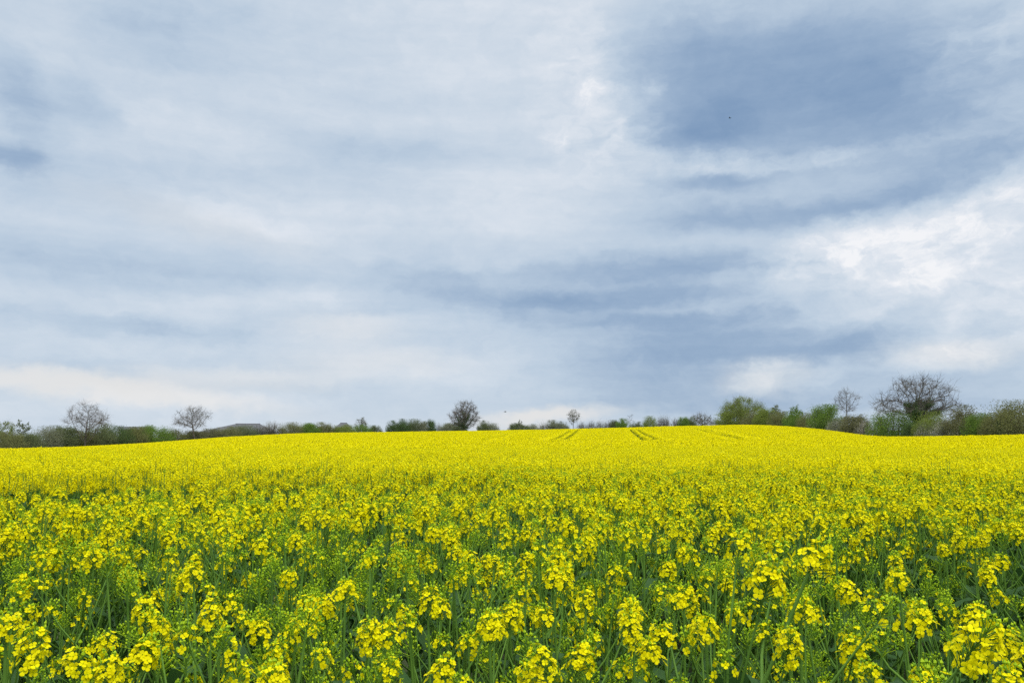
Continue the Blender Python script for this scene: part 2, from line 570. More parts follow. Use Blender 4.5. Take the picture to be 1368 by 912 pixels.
HM, BM = [M_PETAL, M_BUD, M_STEM], [M_BUD]
rg = np.random.default_rng(11)
HEADS = []                                                  # (kind, flowers MB, buds MB, flowers mesh, buds mesh)
for kind, nf, nb, L, R in (('full', 40, 9, .052, .0084), ('full', 34, 10, .046, .0088), ('full', 30, 8, .038, .0084), ('full', 46, 9, .068, .0082), ('full', 26, 11, .036, .0088),
                           ('part', 15, 14, .042, .0084), ('part', 10, 18, .038, .0088), ('part', 18, 12, .046, .0084), ('part', 8, 16, .034, .0084),
                           ('buds', 0, 26, .030, .010), ('buds', 0, 32, .036, .010), ('buds', 3, 28, .034, .0084), ('buds', 2, 22, .028, .0084)):
    fl, bd = make_head(rg, nf, nb, L, R)
    HEADS.append((kind, fl, bd, fl.mesh('flower_head', HM), bd.mesh('bud_cluster', BM)))
LEAVES = []
for L, W, dr in ((.16, .024, .75), (.18, .027, .9), (.12, .018, .5), (.17, .032, 1.0), (.09, .014, .35), (.14, .030, .8)):
    mb = make_leaf(rg, L, W, dr)
    LEAVES.append((mb, mb.mesh('leaf', [M_LEAF], True)))


def plan_plant(rng, height, kinds, n_side, lean=0.05, n_leaf=4, spread=1.0):
    """where the stem runs, and which head and leaf goes where: (stem MB, [(head index, matrix)], [(leaf index, matrix)])"""
    st = MB()
    a = rng.uniform(0, 6.28)
    ln = np.array((math.cos(a), math.sin(a), 0)) * rng.uniform(.3, 1) * lean
    def axis(t):
        w = math.sin(t * 3.0 + a) * .012
        return np.array((ln[0] * t * t * height + w, ln[1] * t * t * height - w, height * t))
    ts = np.linspace(0, 1, 9)
    tube(st, [axis(t) for t in ts], [.0062 - .0037 * t for t in ts], 6, 0)
    def pick(k):
        return int(rng.choice([i for i, h in enumerate(HEADS) if h[0] == k]))
    heads, leaves = [], []
    def place(p, d, k):
        q = Vector(tuple(d)).to_track_quat('Z', 'Y').to_matrix().to_4x4() @ Matrix.Rotation(rng.uniform(0, 6.28), 4, 'Z')
        heads.append((pick(k), Matrix.Translation(Vector(tuple(p))) @ q @ Matrix.Scale(rng.uniform(.88, 1.1), 4)))
    d = axis(1.0) - axis(.96); d /= np.linalg.norm(d)
    place(axis(1.0), d + np.array((rng.uniform(-.15, .15), rng.uniform(-.15, .15), 0)), kinds[0])
    ph = rng.uniform(0, 6.28)
    for i in range(n_side):
        t0 = rng.uniform(.52, .86)
        b = ph + i * 2.4 + rng.uniform(-.4, .4)
        out = np.array((math.cos(b), math.sin(b), 0))
        p0 = axis(t0)
        rise = (1 - t0) * height * rng.uniform(.65, .98)
        reach = rise * rng.uniform(.30, .85) * spread
        pts = [p0 + out * reach * s ** .8 + np.array((0, 0, rise * s ** 1.25)) for s in (0, .3, .65, 1)]
        tube(st, pts, [.0034, .0028, .0022, .0017], 5, 0)
        dd = pts[3] - pts[2]; dd /= np.linalg.norm(dd)
        place(pts[3], dd + np.array((0, 0, .3)), kinds[1 + i % (len(kinds) - 1)])
        if i < n_leaf - 2 or rng.random() < .4:             # the small leaf where the branch leaves the stem
            leaves.append((int(rng.choice([2, 4, 5])), Matrix.Translation(Vector(tuple(p0))) @ Matrix.Rotation(b + .2, 4, 'Z')))
    while len(leaves) < n_leaf:
        t0 = rng.uniform(.30, .80)
        leaves.append((int(rng.choice([0, 1, 2, 3, 5])), Matrix.Translation(Vector(tuple(axis(t0)))) @ Matrix.Rotation(rng.uniform(0, 6.28), 4, 'Z') @ Matrix.Rotation(rng.uniform(-.3, .3), 4, 'Y')))
    return st, heads, leaves[:max(n_leaf, 1)]


CLASSES = {
    'open': ('tall rape plant in full yellow flower at the near edge of the field', ('full', 'part', 'full', 'part', 'full')),
    'half': ('rape plant with half its flowers open over green buds, near edge of the field', ('part', 'part', 'buds', 'full')),
    'green': ('rape plant still mostly in green bud between flowering ones, near edge of the field', ('buds', 'buds', 'part', 'buds')),
}
PLANTS = []                                                 # (class, height, stem MB, stem mesh, heads, leaves)
rp = np.random.default_rng(23)
for cls, hts in (('open', (1.16, 1.10, 1.20, 1.13)), ('half', (1.08, 1.14, 1.02, 1.10)), ('green', (0.98, 1.05, 0.92, 1.08))):
    for h in hts:
        st, hd, lv = plan_plant(rp, h, CLASSES[cls][1], int(rp.integers(3, 6)))
        PLANTS.append((cls, h, st, st.mesh('stem', [M_STEM], True), hd, lv))


def rape_plant(spec, loc, rz, scale, label, group):
    cls, h, st, stm, hd, lv = spec
    r = empty('rape_plant', loc, rz)
    r.scale = (scale, scale, scale)
    tag(r, label, 'rape plant', group)
    obj('stem', stm, r)
    for i, M in hd:
        fl, bd = HEADS[i][3], HEADS[i][4]
        if HEADS[i][0] == 'buds' and not HEADS[i][1].f[4:]:
            o = obj('bud_cluster', bd, r); o.matrix_local = M
        else:
            o = obj('flower_head', fl, r); o.matrix_local = M
            obj('bud_cluster', bd, o)
    for i, M in lv:
        o = obj('leaf', LEAVES[i][1], r); o.matrix_local = M
    return r


def joined_plant(spec):
    """the whole plant as one block of the crop; materials petal, bud, stem, leaf"""
    cls, h, st, stm, hd, lv = spec
    mb = MB()
    mb.join(st, None, [2])
    for i, M in hd:
        mb.join(HEADS[i][1], M)
        mb.join(HEADS[i][2], M, [1])
    for i, M in lv:
        mb.join(LEAVES[i][0], M, [3])
    return mb


def simple_plant(rng, height, nh, nf):
    """a plant for the middle distance"""
    mb = MB()
    for i in range(nh):
        a, r = rng.uniform(0, 6.28), (0 if i == 0 else rng.uniform(.04, .17))
        z = height * (1 if i == 0 else rng.uniform(.78, 1.0))
        tip = np.array((math.cos(a) * r, math.sin(a) * r, z))
        tube(mb, [(0, 0, height * (0 if i == 0 else .45)), tip], [.005 if i == 0 else .003, .002], 3, 2)
        if rng.random() < .05:
            fl, bd = make_head(rng, 2, 12, .03, .0100, 1)
        else:
            fl, bd = make_head(rng, int(nf * rng.uniform(.6, 1.3)), 3, rng.uniform(.05, .09), .0112, 1)
        M = Matrix.Translation(Vector(tuple(tip)))
        mb.join(fl, M); mb.join(bd, M, [1])
    for i in range(5):
        M = Matrix.Translation((0, 0, height * rng.uniform(.3, .8))) @ Matrix.Rotation(rng.uniform(0, 6.28), 4, 'Z')
        mb.join(LEAVES[int(rng.integers(0, 6))][0], M, [3])
    return mb


def far_patch(rng, size, n):
    """a square of crop for the far slope"""
    mb = MB()
    for i in range(n):
        p = np.array((rng.uniform(-.5, .5) * size, rng.uniform(-.5, .5) * size, 0))
        z = CROP_H * rng.uniform(.80, 1.04)
        top = p + np.array((0, 0, z))
        tube(mb, [p + np.array((0, 0, z * .5)), top], [.010, .006], 3, 2)
        for k in range(6):
            a, r = rng.uniform(0, 6.28), rng.uniform(0.0, .05)
            q = top + np.array((math.cos(a) * r, math.sin(a) * r, rng.uniform(-.05, .04)))
            th = rng.uniform(.1, 1.4)
            flower(mb, q, (math.cos(a) * math.cos(th), math.sin(a) * math.cos(th), math.sin(th)), .024, rng, 0)
        if i % 2 == 0:
            M = Matrix.Translation(Vector(tuple(p + np.array((0, 0, z * .65))))) @ Matrix.Rotation(rng.uniform(0, 6.28), 4, 'Z') @ Matrix.Scale(1.3, 4)
            mb.join(LEAVES[int(rng.integers(0, 6))][0], M, [3])
    return mb


def low_leaves(rng):
    """a rosette of the big lower leaves that fill the floor of the crop"""
    mb = MB()
    for i in range(14):
        z = rng.uniform(.10, .72)
        p = (rng.uniform(-.07, .07), rng.uniform(-.07, .07), z)
        M = Matrix.Translation(p) @ Matrix.Rotation(rng.uniform(0, 6.28), 4, 'Z') @ Matrix.Rotation(rng.uniform(-.5, .2), 4, 'Y') @ Matrix.Scale(rng.uniform(.5, 1.0), 4)
        mb.join(LEAVES[int(rng.choice([0, 1, 3, 3, 5]))][0], M, [3])
    tube(mb, [(0, 0, 0), (.01, 0, .7)], [.005, .003], 5, 2)
    return mb


# ------------------------------------------------------------------ tramlines and gaps in the crop
TRAM = []
for (x0, y0, x1, y1, hw) in ((739, 588, 762, 575.2, .31), (754, 587.5, 772.5, 574.4, .31), (842, 573.8, 861, 588.5, .31), (851, 573.6, 879, 588.5, .31),
                             (927, 572.5, 984, 586, .30), (944, 574, 992, 586, .22), (648, 587, 690, 577, .26), (1062, 578, 1098, 583, .30), (700, 589, 668, 588, .0)):
    if hw:
        TRAM.append((on_canopy(x0, y0), on_canopy(x1, y1), hw))


def seg_dist(x, y, a, b, extend=0.0):
    d = b - a; L = np.hypot(*d); d = d / L
    s = np.clip((x - a[0]) * d[0] + (y - a[1]) * d[1], -extend, L + extend)
    return np.hypot(x - a[0] - s * d[0], y - a[1] - s * d[1])


def in_tram(x, y, more=0.0):
    m = np.zeros(len(x), bool)
    ragged = .07 * np.sin(x * 2.1 + y * 1.7) + .06 * np.sin(x * 5.3 - y * 4.1)
    for a, b, hw in TRAM:
        m |= seg_dist(x, y, a, b, 3.0) < hw + more + ragged * .6
    return m


def polar(px, d):
    v = px_dir(px, HORIZON); a = math.atan2(v.x, v.y)
    return np.array((math.sin(a) * d, math.cos(a) * d))


GAP = [(polar(-150, 7.8), polar(130, 7.6), 2.2), (polar(130, 7.4), polar(320, 7.0), 1.5), (polar(320, 7.0), polar(490, 6.8), 1.05), (polar(520, 6.9), polar(640, 7.0), .3), (polar(945, 7.6), polar(975, 7.7), .3)]


def gap_depth(x, y):
    g = np.zeros(len(x))
    for a, b, hw in GAP:
        g = np.maximum(g, np.clip(3.3 - 3 * seg_dist(x, y, a, b) / hw, 0, 1))
    return g


def scatter(rng, d0, d1, per_m2, half_deg=42):
    az = math.radians(half_deg)
    n = int(per_m2 * az * (d1 * d1 - d0 * d0))
    d = np.sqrt(rng.uniform(d0 * d0, d1 * d1, n))
    a = rng.uniform(-az, az, n)
    return np.sin(a) * d, np.cos(a) * d, d


# the plants of the photograph that can be picked out by themselves: (px, py of the head, distance, plant, label)
HEROES = [
    (842, 838, 1.70, 0, 'rape plant with a ball of yellow flowers round green buds, low right of centre'),
    (655, 826, 1.72, 1, 'rape plant with a loose yellow head standing alone at the bottom centre of the field'),
    (780, 788, 1.95, 3, 'rape plant with two thick yellow heads side by side above the ball-headed plant'),
    (908, 786, 1.95, 2, 'rape plant with an arched yellow head right of the double-headed plant'),
    (738, 764, 2.15, 1, 'rape plant with a tall narrow yellow head behind and left of the double-headed plant'),
    (466, 778, 2.05, 2, 'rape plant with a broad yellow head over bare stems, bottom left of centre'),
    (292, 818, 1.80, 0, 'rape plant with a two-tiered yellow head and dark gaps round it, bottom left'),
    (268, 752, 2.20, 3, 'rape plant with a long drooping column of yellow flowers, left part of the field'),
    (520, 836, 1.70, 2, 'rape plant with a rounded yellow head left of the lone bottom-centre plant'),
    (375, 897, 1.46, 1, 'rape plant with a dense yellow head cut by the bottom edge of the photo'),
    (60, 862, 1.55, 0, 'rape plant with a wide sloping mass of yellow flowers in the bottom left corner'),
    (28, 815, 1.75, 3, 'rape plant with a thick yellow head at the left edge above the corner plant'),
    (1060, 800, 1.90, 2, 'rape plant with yellow flowers beside a leaning bare stem, bottom right'),
    (1300, 846, 1.75, 1, 'rape plant with bright open flowers at the right edge near the bottom'),
    (1330, 896, 1.52, 2, 'rape plant with large yellow flowers in the bottom right corner'),
    (1190, 760, 2.10, 3, 'rape plant with a long bright yellow head rising right of the leaning bare stem'),
    (1232, 893, 1.45, 9, 'rape plant with a pale green unopened head at the bottom edge, right of centre'),
    (575, 800, 1.90, 0, 'rape plant with a small round yellow head between two larger heads, bottom centre'),
    (935, 826, 1.72, 2, 'rape plant with scattered yellow flowers right of the ball-headed plant'),
]


def build_crop():
    rng = np.random.default_rng(5)
    pieces = []                                            # proto meshes
    for sp in PLANTS:
        pieces.append(joined_plant(sp))
    n0 = len(pieces)
    for i in range(8):
        pieces.append(simple_plant(rng, CROP_H * rng.uniform(.92, 1.02), 9, 18 if i else 5))
    n1 = len(pieces)
    for i in range(5):
        pieces.append(far_patch(rng, .75, 46))
    n2 = len(pieces)
    for i in range(3):
        pieces.append(far_patch(rng, .24, 6))
    n2b = len(pieces)
    for i in range(3):
        pieces.append(low_leaves(rng))
    n3 = len(pieces)

    pos, rot, scl, pid = [], [], [], []

    def put(x, y, ids, s, tilt=.10):
        n = len(x)
        z = ground_z(x, y)
        pos.append(np.stack([x, y, z], 1))
        rot.append(np.stack([rng.normal(0, tilt, n), rng.normal(0, tilt, n), rng.uniform(0, 6.283, n)], 1))
        scl.append(np.asarray(s, float) * np.ones(n)); pid.append(np.asarray(ids))

    # near: whole plants
    x, y, d = scatter(rng, 1.42, 10.0, 40)
    g = gap_depth(x, y)
    low = np.sin(x * 1.7 + y * .9) * .5 + np.sin(x * .6 - y * 1.9 + 2) * .5
    keep = (rng.random(len(x)) > g * .93) & (rng.random(len(x)) < np.clip(1.35 - (d - 7.5) / 2.2, 0, 1)) & (rng.random(len(x)) < (.90 + .14 * low) * np.interp(d, [1.4, 2.0, 2.8], [.50, .72, 1.0]))
    x, y, d, g, low = x[keep], y[keep], d[keep], g[keep], low[keep]
    u = rng.random(len(x))
    openp = np.clip(np.interp(d, [1.6, 2.2, 3.0, 4.5, 8], [.03, .05, .17, .55, .88]) + .10 * low, .03, .80) * (1 - .8 * g)
    halfp = openp + np.clip(.13 + .09 * (d - 1.7), .10, .30)
    cls = np.where(u < openp, 0, np.where(u < halfp, 1, 2))
    ids = cls * 4 + rng.integers(0, 4, len(x))
    hs = np.array([p[1] for p in PLANTS])[ids]
    s = rng.normal(1.0, np.clip(.075 - .006 * d, .03, .075)) * (1.05 + .03 * low) * (1 - .30 * g)
    s = np.minimum(s, np.interp(d, [2.0, 3.5], [1.27, 1.21]) / hs)
    # the nearest are objects of their own
    order = np.argsort(d)
    hero_xy = []
    count = 0
    for (px, py, dist, pi, label) in HEROES:
        spec = PLANTS[pi]
        hi = spec[4][0][1].translation
        rz = float(rng.uniform(0, 6.28))
        p = polar(px, dist)
        zt = top_height(px, py, dist)
        gz = float(ground_z(*p))
        sc = (zt - gz) / (spec[1] + .045)
        off = Matrix.Rotation(rz, 3, 'Z') @ Vector((hi.x, hi.y, 0)) * sc
        loc = (p[0] - off.x, p[1] - off.y, gz)
        rape_plant(spec, loc, rz, sc, label, 'rape plants along the near edge of the field')
        hero_xy.append(p); count += 1
    spec = PLANTS[2]
    hp = px_dir(1094, 770); k_ = 1.75 / math.hypot(hp.x, hp.y)
    tip = Vector((hp.x * k_, hp.y * k_, CAM_Z + hp.z * k_))
    gz = float(ground_z(tip.x, tip.y))
    ang = math.radians(24)
    sc = (tip.z - gz) / math.cos(ang) / spec[1]
    r = rape_plant(spec, (tip.x - math.sin(ang) * spec[1] * sc, tip.y, gz), 0, sc, 'rape plant leaning well to the right on a slanting stem, bottom right', 'rape plants along the near edge of the field')
    r.rotation_euler = (0, ang, 0)
    hero_xy.append(polar(1094, 1.75)); count += 1
    hero_xy = np.array(hero_xy)
    far_from_hero = np.array([np.min(np.hypot(hero_xy[:, 0] - x[i], hero_xy[:, 1] - y[i])) > .07 for i in range(len(x))])
    taken = np.zeros(len(x), bool)
    inview = np.abs(np.arctan2(x, y)) < math.radians(33.5)
    for i in order:
        if count >= 300:
            break
        if not inview[i]:
            continue
        taken[i] = True
        if not far_from_hero[i]:
            continue
        sp = PLANTS[ids[i]]
        r = rape_plant(sp, (x[i], y[i], float(ground_z(x[i], y[i]))), float(rng.uniform(0, 6.28)), float(s[i]), CLASSES[sp[0]][0], 'rape plants along the near edge of the field')
        r.rotation_euler[0], r.rotation_euler[1] = rng.normal(0, .06), rng.normal(0, .06)
        count += 1
    rest = ~taken & far_from_hero
    put(x[rest], y[rest], ids[rest], s[rest], .07)
    # the leafy floor
    x, y, d = scatter(rng, 1.5, 11.0, 15)
    put(x, y, n2b + rng.integers(0, n3 - n2b, len(x)), rng.uniform(.65, 1.05, len(x)), .1)
    # middle distance
    x, y, d = scatter(rng, 7.0, 34.0, 30)
    g = gap_depth(x, y)
    keep = (rng.random(len(x)) < np.clip((d - 7.0) / 2.2, 0, 1)) & (rng.random(len(x)) < np.clip((34 - d) / 8, 0, 1)) & (rng.random(len(x)) > g) & ~in_tram(x, y) & (rng.random(len(x)) < .93 + .2 * np.sin(x * .5 + np.sin(y * .4) * 2) * np.sin(y * .8))
    x, y, d, g = x[keep], y[keep], d[keep], g[keep]
    low = np.sin(x * .9 + y * .5) * .5 + np.sin(x * .3 - y * .8 + 2) * .5
    put(x, y, n0 + rng.integers(0, n1 - n0, len(x)), rng.normal(1.0, .035, len(x)) * (1 + .025 * low) * (1 - .25 * g), .06)
    # the far slope, as squares of crop
    step = .62
    gx, gy = np.meshgrid(np.arange(-150, 150, step), np.arange(15, 195, step))
    x, y = gx.ravel() + rng.uniform(-.15, .15, gx.size), gy.ravel() + rng.uniform(-.15, .15, gx.size)
    d, a = np.hypot(x, y), np.arctan2(x, y)
    keep = (np.abs(a) < math.radians(42)) & (d < edge_dist(a)) & (rng.random(len(x)) < np.clip((d - 25) / 9, 0, 1)) & ~in_tram(x, y, .55)
    x, y = x[keep], y[keep]
    put(x, y, n1 + rng.integers(0, n2 - n1, len(x)), rng.normal(1.0, .025, len(x)) + .025 * np.sin(x * .35 + y * .13) * np.sin(y * .21 - x * .07), .02)

    fx, fy = [], []
    for a_, b_, hw in TRAM:
        L = np.hypot(*(b_ - a_)); u_ = (b_ - a_) / L
        ss, ww = np.meshgrid(np.arange(-5, L + 5, .2), np.arange(-1.3, 1.31, .2))
        ss, ww = ss.ravel() + rng.uniform(-.06, .06, ss.size), ww.ravel() + rng.uniform(-.06, .06, ss.size)
        fx.append(a_[0] + u_[0] * ss - u_[1] * ww); fy.append(a_[1] + u_[1] * ss + u_[0] * ww)
    x, y = np.concatenate(fx), np.concatenate(fy)
    keep = ~in_tram(x, y) & in_tram(x, y, .75) & (np.hypot(x, y) < edge_dist(np.arctan2(x, y))) & (rng.random(len(x)) < .8)
    x, y = x[keep], y[keep]
    put(x, y, n2 + rng.integers(0, n2b - n2, len(x)), rng.normal(1.0, .03, len(x)), .02)
    pos, rot, scl, pid = np.concatenate(pos), np.concatenate(rot), np.concatenate(scl), np.concatenate(pid)
    print('crop instances', len(pos), 'own plants', count)
    # one mesh: the plants' blocks, then the loose points where they grow
    mb, owner = MB(), []
    for k, pc in enumerate(pieces):
        mb.join(pc); owner += [k + 1] * len(pc.v)
    nv = len(mb.v)
    me = bpy.data.meshes.new('rapeseed_crop')
    me.from_pydata(mb.v + list(map(tuple, pos)), [], mb.f)
    for m in (M_PETAL, M_BUD, M_STEM, M_LEAF):
        me.materials.append(m)
    me.polygons.foreach_set('material_index', mb.m)
    def attr(name, typ, data, key):
        at_ = me.attributes.new(name, typ, 'POINT'); at_.data.foreach_set(key, np.ascontiguousarray(data).ravel())
    attr('block', 'INT', np.concatenate([owner, np.zeros(len(pos))]).astype(np.int32), 'value')
    attr('grows', 'INT', np.concatenate([np.zeros(nv), pid + 1]).astype(np.int32), 'value')
    attr('turn', 'FLOAT_VECTOR', np.concatenate([np.zeros((nv, 3)), rot]).astype(np.float32), 'vector')
    attr('size', 'FLOAT', np.concatenate([np.ones(nv), scl]).astype(np.float32), 'value')
    me.update()
    o = obj('rapeseed_crop', me)
    tag(o, 'yellow flowering rapeseed crop covering the whole field up to the hedges', 'crop', kind='stuff')
    gt = bpy.data.node_groups.new('crop_growth', 'GeometryNodeTree')
    gt.interface.new_socket('Geometry', in_out='INPUT', socket_type='NodeSocketGeometry')
    gt.interface.new_socket('Geometry', in_out='OUTPUT', socket_type='NodeSocketGeometry')
    N = gt.nodes.new
    gi, go, jn = N('NodeGroupInput'), N('NodeGroupOutput'), N('GeometryNodeJoinGeometry')
    def named(nm, dt):
        a_ = N('GeometryNodeInputNamedAttribute'); a_.data_type = dt; a_.inputs['Name'].default_value = nm
        return a_.outputs['Attribute']
    blk, grw, trn, siz = named('block', 'INT'), named('grows', 'INT'), named('turn', 'FLOAT_VECTOR'), named('size', 'FLOAT')
    e2r = N('FunctionNodeEulerToRotation')
    gt.links.new(trn, e2r.inputs[0])
    def select(src, k):
        c = N('FunctionNodeCompare'); c.data_type = 'INT'; c.operation = 'EQUAL'
        ins = [i for i in c.inputs if i.type == 'INT']
        gt.links.new(src, ins[0]); ins[1].default_value = k
        s_ = N('GeometryNodeSeparateGeometry'); s_.domain = 'POINT'
        gt.links.new(gi.outputs[0], s_.inputs['Geometry']); gt.links.new(c.outputs[0], s_.inputs['Selection'])
        return s_.outputs['Selection']
    for k in range(1, len(pieces) + 1):
        if not (pid + 1 == k).any():
            continue
        ip = N('GeometryNodeInstanceOnPoints')
        gt.links.new(select(grw, k), ip.inputs['Points'])
        gt.links.new(select(blk, k), ip.inputs['Instance'])
        gt.links.new(e2r.outputs[0], ip.inputs['Rotation'])
        gt.links.new(siz, ip.inputs['Scale'])
        gt.links.new(ip.outputs[0], jn.inputs[0])
    gt.links.new(jn.outputs[0], go.inputs[0])
    md = o.modifiers.new('growth', 'NODES')
    md.node_group = gt


build_crop()

# ------------------------------------------------------------------ trees
def colonize(rng, pts, trunk, step, reach, kill, iters=90):
    """grow limbs from the trunk's nodes into a cloud of points"""
    nodes = [np.array(p, float) for p in trunk]
    par = [-1] + list(range(len(trunk) - 1))
    A = np.array(pts, float)
    for it in range(iters):
        if len(A) == 0:
            break
        Nn = np.array(nodes)
        D2 = ((A[:, None, :] - Nn[None]) ** 2).sum(2)
        near = D2.argmin(1); dm = np.sqrt(D2[np.arange(len(A)), near])
        ok = dm < reach * (3 if it < 8 else 1)
        if not ok.any():
            break
        new = []
        for k in np.unique(near[ok]):
            d = A[ok & (near == k)] - Nn[k]
            d = (d / (np.linalg.norm(d, axis=1, keepdims=True) + 1e-9)).sum(0) + rng.normal(0, .25, 3)
            d /= np.linalg.norm(d) + 1e-9
            p = Nn[k] + d * step
            if np.min(((Nn - p) ** 2).sum(1)) > (step * .35) ** 2:
                new.append((k, p))
        if not new:
            break
        for k, p in new:
            nodes.append(p); par.append(int(k))
        Nn = np.array([p for _, p in new])
        A = A[(((A[:, None] - Nn[None]) ** 2).sum(2)).min(1) > kill ** 2]
    return np.array(nodes), par


def radii(nodes, par, tip, power=2.3):
    r = np.zeros(len(nodes))
    ch = [0] * len(nodes)
    for p in par:
        if p >= 0:
            ch[p] += 1
    acc = np.zeros(len(nodes))
    for i in range(len(nodes) - 1, -1, -1):
        if ch[i] == 0:
            acc[i] = tip ** power
        r[i] = acc[i] ** (1 / power)
        if par[i] >= 0:
            acc[par[i]] += acc[i]
    return r, ch


def crown_points(rng, n, c, ax, fn=None, shell=.5):
    out = []
    while len(out) < n:
        d = rng.normal(size=3); d /= np.linalg.norm(d)
        k = rng.random() ** shell
        p = d * k
        if fn is None or fn(p, rng):
            out.append(np.array(c) + p * np.array(ax))
    return np.array(out)


def card(mb, p, L, W, rng, d=None):
    """one small leaf: a bent quad"""
    d = rng.normal(size=3) if d is None else d
    u, v, n = frame_of(d)
    mb.add([p - v * W * .5, p + n * L * .5 - u * W * .1, p + v * W * .5 , p - n * L * .5 + u * W * .15], [(0, 1, 2, 3)], 0)


def wood_meshes(rng, nodes, par, r, split, twigs, tl, tr, up=.3):
    """trunk and limbs in one mesh, the thin branches and twigs of the crown in another"""
    tk, cw = MB(), MB()
    for i, p in enumerate(par):
        if p < 0:
            continue
        thick = r[i] > split
        tube(tk if thick else cw, [nodes[p], nodes[i]], [r[p] if r[p] < r[i] * 2.2 else r[i] * 1.5, r[i]], 6 if thick else 3)
    tips = [i for i in range(len(nodes)) if r[i] < split * .9]
    for i in tips:
        base = nodes[i] - (nodes[par[i]] if par[i] >= 0 else nodes[i])
        base = base / (np.linalg.norm(base) + 1e-9)
        for k in range(twigs):
            d = base * .8 + rng.normal(0, .55, 3) + np.array((0, 0, up)); d /= np.linalg.norm(d)
            L = tl * rng.uniform(.4, 1.5)
            m = nodes[i] + d * L * .5
            e = m + (d + rng.normal(0, .30, 3)) * L * .5
            tube(cw, [nodes[i], m, e], [tr, tr * .8, tr * .35], 3)
            for q in range(3):
                p = nodes[i] + (e - nodes[i]) * rng.uniform(.3, .9)
                f = p + (d + rng.normal(0, .7, 3)) * L * rng.uniform(.2, .45)
                tube(cw, [p, f], [tr * .55, tr * .3], 3)
    return tk, cw, tips


def lobed(seed, fn):
    """a crown with a few bites out of it"""
    rg_ = np.random.default_rng(seed)
    bites = [(v / np.linalg.norm(v) * rg_.uniform(.75, 1.0), rg_.uniform(.28, .48)) for v in rg_.normal(size=(7, 3))]
    return lambda p, rng: (fn is None or fn(p, rng)) and all(np.linalg.norm(p - c) > r for c, r in bites)


def grow_tree(name, label, px, top_py, dist, width_px, seed, style, cat='tree', group=None, lean=0.0, trunk_frac=.3, n=None, crown_mat=None, bark=None, leaf=None, leaf_n=0, leaf_size=.12, ivy=0, fn=None, squash=1.0, twig=1.0, twigs=5):
    rng = np.random.default_rng(seed)
    base = at(px, dist, .05)
    H = top_height(px, top_py, dist) - base.z
    W = width_px * dist / F_PX
    n = n or 320
    th = H * trunk_frac
    trunk = [(0, 0, 0), (lean * .1 * H, 0, th * .35), (lean * .35 * H, 0, th * .7), (lean * .55 * H, 0, th)]
    c = (lean * H, 0, th * .85 + (H - th * .85) * .52)
    ax = (W / 2, W / 2 * squash, (H - th * .85) * .50)
    pts = crown_points(rng, n, c, ax, lobed(seed, fn))
    sz = (ax[0] * ax[1] * ax[2]) ** (1 / 3)
    nodes, par = colonize(rng, pts, trunk, sz * .11, sz * .9, sz * .15)
    r, ch = radii(nodes, par, sz * .0044 * twig, 2.1)
    tk, cw, tips = wood_meshes(rng, nodes, par, r, sz * .014 * twig, twigs, sz * .20, sz * .0026 * twig)
    root = empty(name, base)
    tag(root, label, cat, group)
    obj('trunk', tk.mesh('trunk', [bark or M_BARK], True), root)
    crown = obj('crown', cw.mesh('crown', [crown_mat or M_TWIG]), root)
    if leaf_n:
        lf = MB()
        for k in range(leaf_n):
            i = tips[int(rng.integers(0, len(tips)))]
            card(lf, nodes[i] + rng.normal(0, sz * .085, 3), leaf_size * rng.uniform(.6, 1.4), leaf_size * .7, rng)
        obj('leaves', lf.mesh('leaves', [leaf]), crown)
    if ivy:
        lf = MB()
        big = [i for i in range(len(nodes)) if r[i] > sz * .013 and nodes[i][2] < H * .72 or (i < 4)]
        for k in range(ivy):
            i = big[int(rng.integers(0, len(big)))]
            p = par[i] if par[i] >= 0 else i
            q = nodes[p] + (nodes[i] - nodes[p]) * rng.random()
            card(lf, q + rng.normal(0, 1, 3) * (sz * .040 + r[i] * .9), .13 * rng.uniform(.6, 1.4), .11, rng)
        obj('ivy', lf.mesh('ivy', [FOL['dark']]), root)
    return root


# bare and half-leafed trees one can tell apart
upper = lambda p, rng: p[2] > -.75
fan = lambda p, rng: p[2] > -.2 or math.hypot(p[0], p[1]) < .75 + .5 * p[2]
dome = lambda p, rng: p[2] > -.45
TREE_G = 'bare trees standing in the hedges'
grow_tree('bare_tree', 'bare round-crowned tree, the leftmost of the two tall ones in the left hedge', 114, 537, 142, 52, 31, 'bare', group=TREE_G, trunk_frac=.26, n=420, fn=fan, crown_mat=M_PURPLE)
grow_tree('bare_tree', 'bare domed tree on a leaning trunk beside the long dark barn roof', 262, 543, 157, 45, 32, 'bare', group=TREE_G, trunk_frac=.30, n=460, lean=-.13, fn=dome, crown_mat=M_PURPLE)
grow_tree('small_tree', 'small thin tree with a flat tuft of leaves at the far left', 30, 559, 150, 17, 33, 'tuft', trunk_frac=.62, n=60, leaf=FOL['dull'], leaf_n=260, leaf_size=.22)
grow_tree('leafy_tree', 'leafy green tree cut by the left edge of the photo', 2, 560, 142, 34, 34, 'leafy', trunk_frac=.25, n=160, leaf=FOL['fresh'], leaf_n=3000, leaf_size=.14)
grow_tree('oak_tree', 'round dark ivy-trunked bare tree standing alone in the middle of the skyline', 620, 537, 192, 44, 35, 'bare', group=TREE_G, trunk_frac=.26, n=520, ivy=5000, fn=None, crown_mat=M_TWIG, twig=1.3, twigs=7)
grow_tree('small_tree', 'small lollipop tree where the left pair of wheel tracks meets the skyline', 766, 547, 205, 18, 36, 'bare', trunk_frac=.48, n=160, twig=1.5, leaf=FOL['grey'], leaf_n=300, leaf_size=.2)
grow_tree('small_tree', 'little narrow tree above the left end of the far grey-green row', 694, 559, 215, 9, 37, 'bare', trunk_frac=.3, n=60, leaf=FOL['grey'], leaf_n=500, leaf_size=.18, twig=.9)
